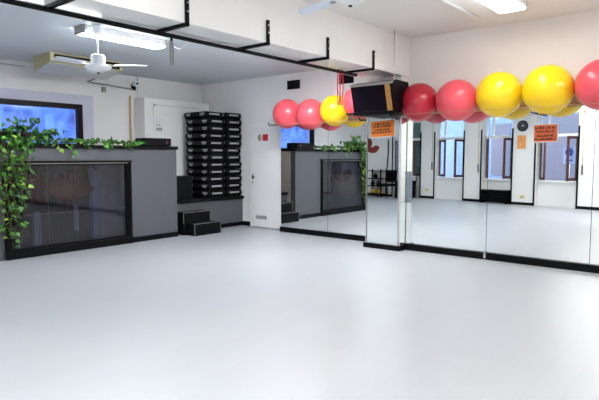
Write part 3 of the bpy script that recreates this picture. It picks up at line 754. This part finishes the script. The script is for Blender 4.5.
# clock, notices, sockets, cords
ck = Wthing('wall_clock', 'round black wall clock on the pier between windows', 'clock', 4.17, 0, 2.38)
b = MB(); b.tube([(0, .001, 0), (0, .035, 0)], .165, 36); b.build('case', 'black', ck)
b = MB(); b.tube([(0, .035, 0), (0, .038, 0)], .14, 36); b.build('dial', 'clockface', ck)
b = MB(); b.tube([(0, .042, 0), (.03, .042, .05)], .006, 6).tube([(0, .042, 0), (.09, .042, -.01)], .005, 6).tube([(0,.038,0),(0,.045,0)], .018, 10); b.build('hand', 'paper', ck)
nt_ = Wthing('paper_notice', 'faded orange notice below the black wall clock', 'notice', 4.15, 0, 1.9)
MB().box(-.16, .16, .001, .008, -.22, .22).build('frame', 'paper', nt_); MB().box(-.14, .14, .008, .010, -.20, .20).build('sheet', 'notice', nt_)
b = MB()
for k in range(7): b.box(-.10, .10-.02*(k % 3), .010, .011, .14-.05*k, .15-.05*k)
b.build('lettering', 'wood_l', nt_)
o = Wobj(MB().box(5.98, 6.16, .001, .005, 1.45, 1.70), 'paper_notice', 'paper'); tag(o, 'white sheet of paper on pier beside rightmost window', 'notice')
for s, z, lab in ((.74, .30, 'ivory wall socket low on the pier left of first brown window'), (4.22, .25, 'ivory wall socket low on the pier under the clock')):
    k = Wthing('wall_socket', lab, 'socket', s, 0, z, 'ivory wall sockets')
    MB().box(-.07, .07, .001, .014, -.045, .045, .004).build('plate', 'ivory', k)
    b = MB(); b.tube([(-.025, .014, 0), (-.025, .016, 0)], .014, 10).tube([(.025, .014, 0), (.025, .016, 0)], .014, 10); b.build('outlet', 'tvgrey', k)
for s, z0, lab in ((.95, 1.0, 'blind crank left of the first brown window'), (2.73, .95, 'blind crank beside the low black bench'), (5.93, .95, 'blind crank on the pier with white paper')):
    k = Wthing('blind_crank', lab, 'blind crank', s, .03, z0, 'brass blind cranks on the piers')
    MB().tube([(0, 0, .25), (0, 0, 1.75)], .008, 8).build('shaft', 'brass', k)
    MB().tube([(0, 0, 0), (0, .01, .27)], .018, 8).build('handle', 'dark_wood', k)
    MB().box(-.02, .02, -.03, .012, 1.72, 1.78).build('bracket', 'brass', k)
# low black radiator bench in bay c
rb = Wthing('low_bench', 'low black slatted bench under the middle window', 'bench', 3.34, -.03, 0)
MB().box(-.46, .46, -.10, .20, .37, .42, .006).build('top', 'black', rb)
b = MB()
for z in (.08, .17, .26): b.box(-.40, .40, .13, .16, z, z+.05, .003)
b.build('slat', 'tvdark', rb)
MB().box(-.42, .42, -.09, -.07, .02, .37).build('back_panel', 'black', rb)
for x in (-.44, .40): MB().box(x, x+.04, -.09, .18, 0, .37, .003).build('leg', 'black', rb)

# near-left end: rack, chair, cords, swan on the wall
o = swan_shape(0, 'swan_decal', 'swan', .80, Wp(-1.56, .003, 1.76), (math.cos(ang), math.sin(ang), 0), (-math.sin(ang), math.cos(ang), 0), .004, 1)
tag(o, 'red swan emblem on the wall above the weights rack', 'emblem')
rk = Wthing('weights_rack', 'black weights rack with yellow kettlebells beside a chair', 'rack', -1.15, .22, 0)
for x in (-.36, .32):
    for y in (-.17, .13): MB().box(x, x+.04, y, y+.04, 0, 1.0, .003).build('post', 'steel', rk)
for z in (.08, .37, .64, .92): MB().box(-.34, .34, -.16, .16, z, z+.03, .003).build('shelf', 'steel', rk)
def kettle(s, z, m, lab):
    k = Wthing('kettlebell', lab, 'kettlebell', s, .22, z, 'kettlebells on the rack')
    MB().lathe([(.001, 0), (.05, 0), (.085, .05), (.085, .09), (.05, .14), (.001, .15)], seg=20).build('body', m, k)
    MB().tube([(.045*math.cos(a)*1.1, 0, .12+.07*math.sin(a)) for a in [PI*i/10 for i in range(11)]], .011, 8).build('handle', m, k)
kettle(-1.30, .111, 'yel_bag', 'yellow kettlebell at left on the lowest rack shelf')
kettle(-1.02, .111, 'yel_bag', 'yellow kettlebell at right on the lowest rack shelf')
kettle(-1.32, .401, 'rubber', 'black kettlebell at left on the second rack shelf')
kettle(-1.05, .401, 'rubber', 'black kettlebell at right on the second rack shelf')
kettle(-1.2, .671, 'rubber', 'black kettlebell on the third rack shelf')
ch = Wthing('office_chair', 'black upholstered chair between weights rack and pillar', 'chair', -.42, .50, 0)
MB().box(-.25, .25, -.25, .25, .42, .50, .03).build('seat', 'rubber', ch)
MB().box(-.25, .25, -.28, -.21, .55, .98, .03).build('backrest', 'rubber', ch)
for x in (-.24, .24):
    for y in (-.23, .22): MB().tube([(x, y, 0), (x*.9, y*.95, .43)], .014, 8).build('leg', 'steel', ch)
    MB().tube([(x*.9, -.24, .43), (x*.9, -.245, .6)], .012, 8).build('backrest_support', 'steel', ch)
bs = Wthing('storage_box', 'black box on the floor below the hanging straps', 'box', .08, .22, 0)
MB().box(-.22, .22, -.16, .16, 0, .55, .01).build('body', 'black_matte', bs); MB().box(-.23, .23, -.17, .17, .55, .60, .01).build('lid', 'tvdark', bs)
for s, lab in ((-.78, 'black strap hanging on the wall by the weights rack'), (-.25, 'black strap hanging on wall above the chair')):
    tag(Wobj(MB().tube([(s, .02, 2.1), (s+.02, .03, 1.6), (s-.03, .03, 1.0)], .02, 8), 'hanging_strap', 'black'), lab, 'strap', 'straps on the wall')
tag(Wobj(MB().tube([(.36, .30, 0), (.39, .03, 1.1)], .02, 8), 'leaning_pole', 'black'), 'black pole leaning on the sill by green shuttered window', 'pole')
# grey cabinet by the camera
ck2 = thing('low_cabinet', 'blue grey low cabinet near the windows behind the viewer', 'cabinet', (-.12, -.55, 0))
MB().box(-.35, .35, -.2, .2, 0, .95, .005).build('body', 'grey_cab', ck2); MB().box(-.37, .37, -.22, .22, .95, .98, .004).build('top', 'grey_cab', ck2)

# ---------------------------------------------------------------- daylight
wld = bpy.data.worlds.new('World'); scene.world = wld; wld.use_nodes = True
nt = wld.node_tree; bg = nt.nodes['Background']
bg.inputs['Color'].default_value = (.72, .84, 1, 1); bg.inputs['Strength'].default_value = 1.5

# ---------------------------------------------------------------- camera
cd = bpy.data.cameras.new('Camera'); cam = bpy.data.objects.new('Camera', cd); COL.objects.link(cam)
f_px = 532.; cd.sensor_width = 36; cd.sensor_fit = 'HORIZONTAL'; cd.lens = f_px/599*36; cd.clip_start = .05
pitch = math.atan(43/532.); yaw = math.atan(441.5/532.*math.cos(pitch))
cam.location = (0, 0, 1.45); cam.rotation_euler = (PI/2-pitch, 0, yaw)
scene.camera = cam
vs_ = scene.view_settings; vs_.view_transform = 'Standard'; vs_.look = 'None'; vs_.gamma = 1; vs_.exposure = 1.78; vs_.use_curve_mapping = False
scene.cycles.max_bounces = 12; scene.cycles.glossy_bounces = 8; scene.cycles.diffuse_bounces = 5; scene.cycles.transparent_max_bounces = 16
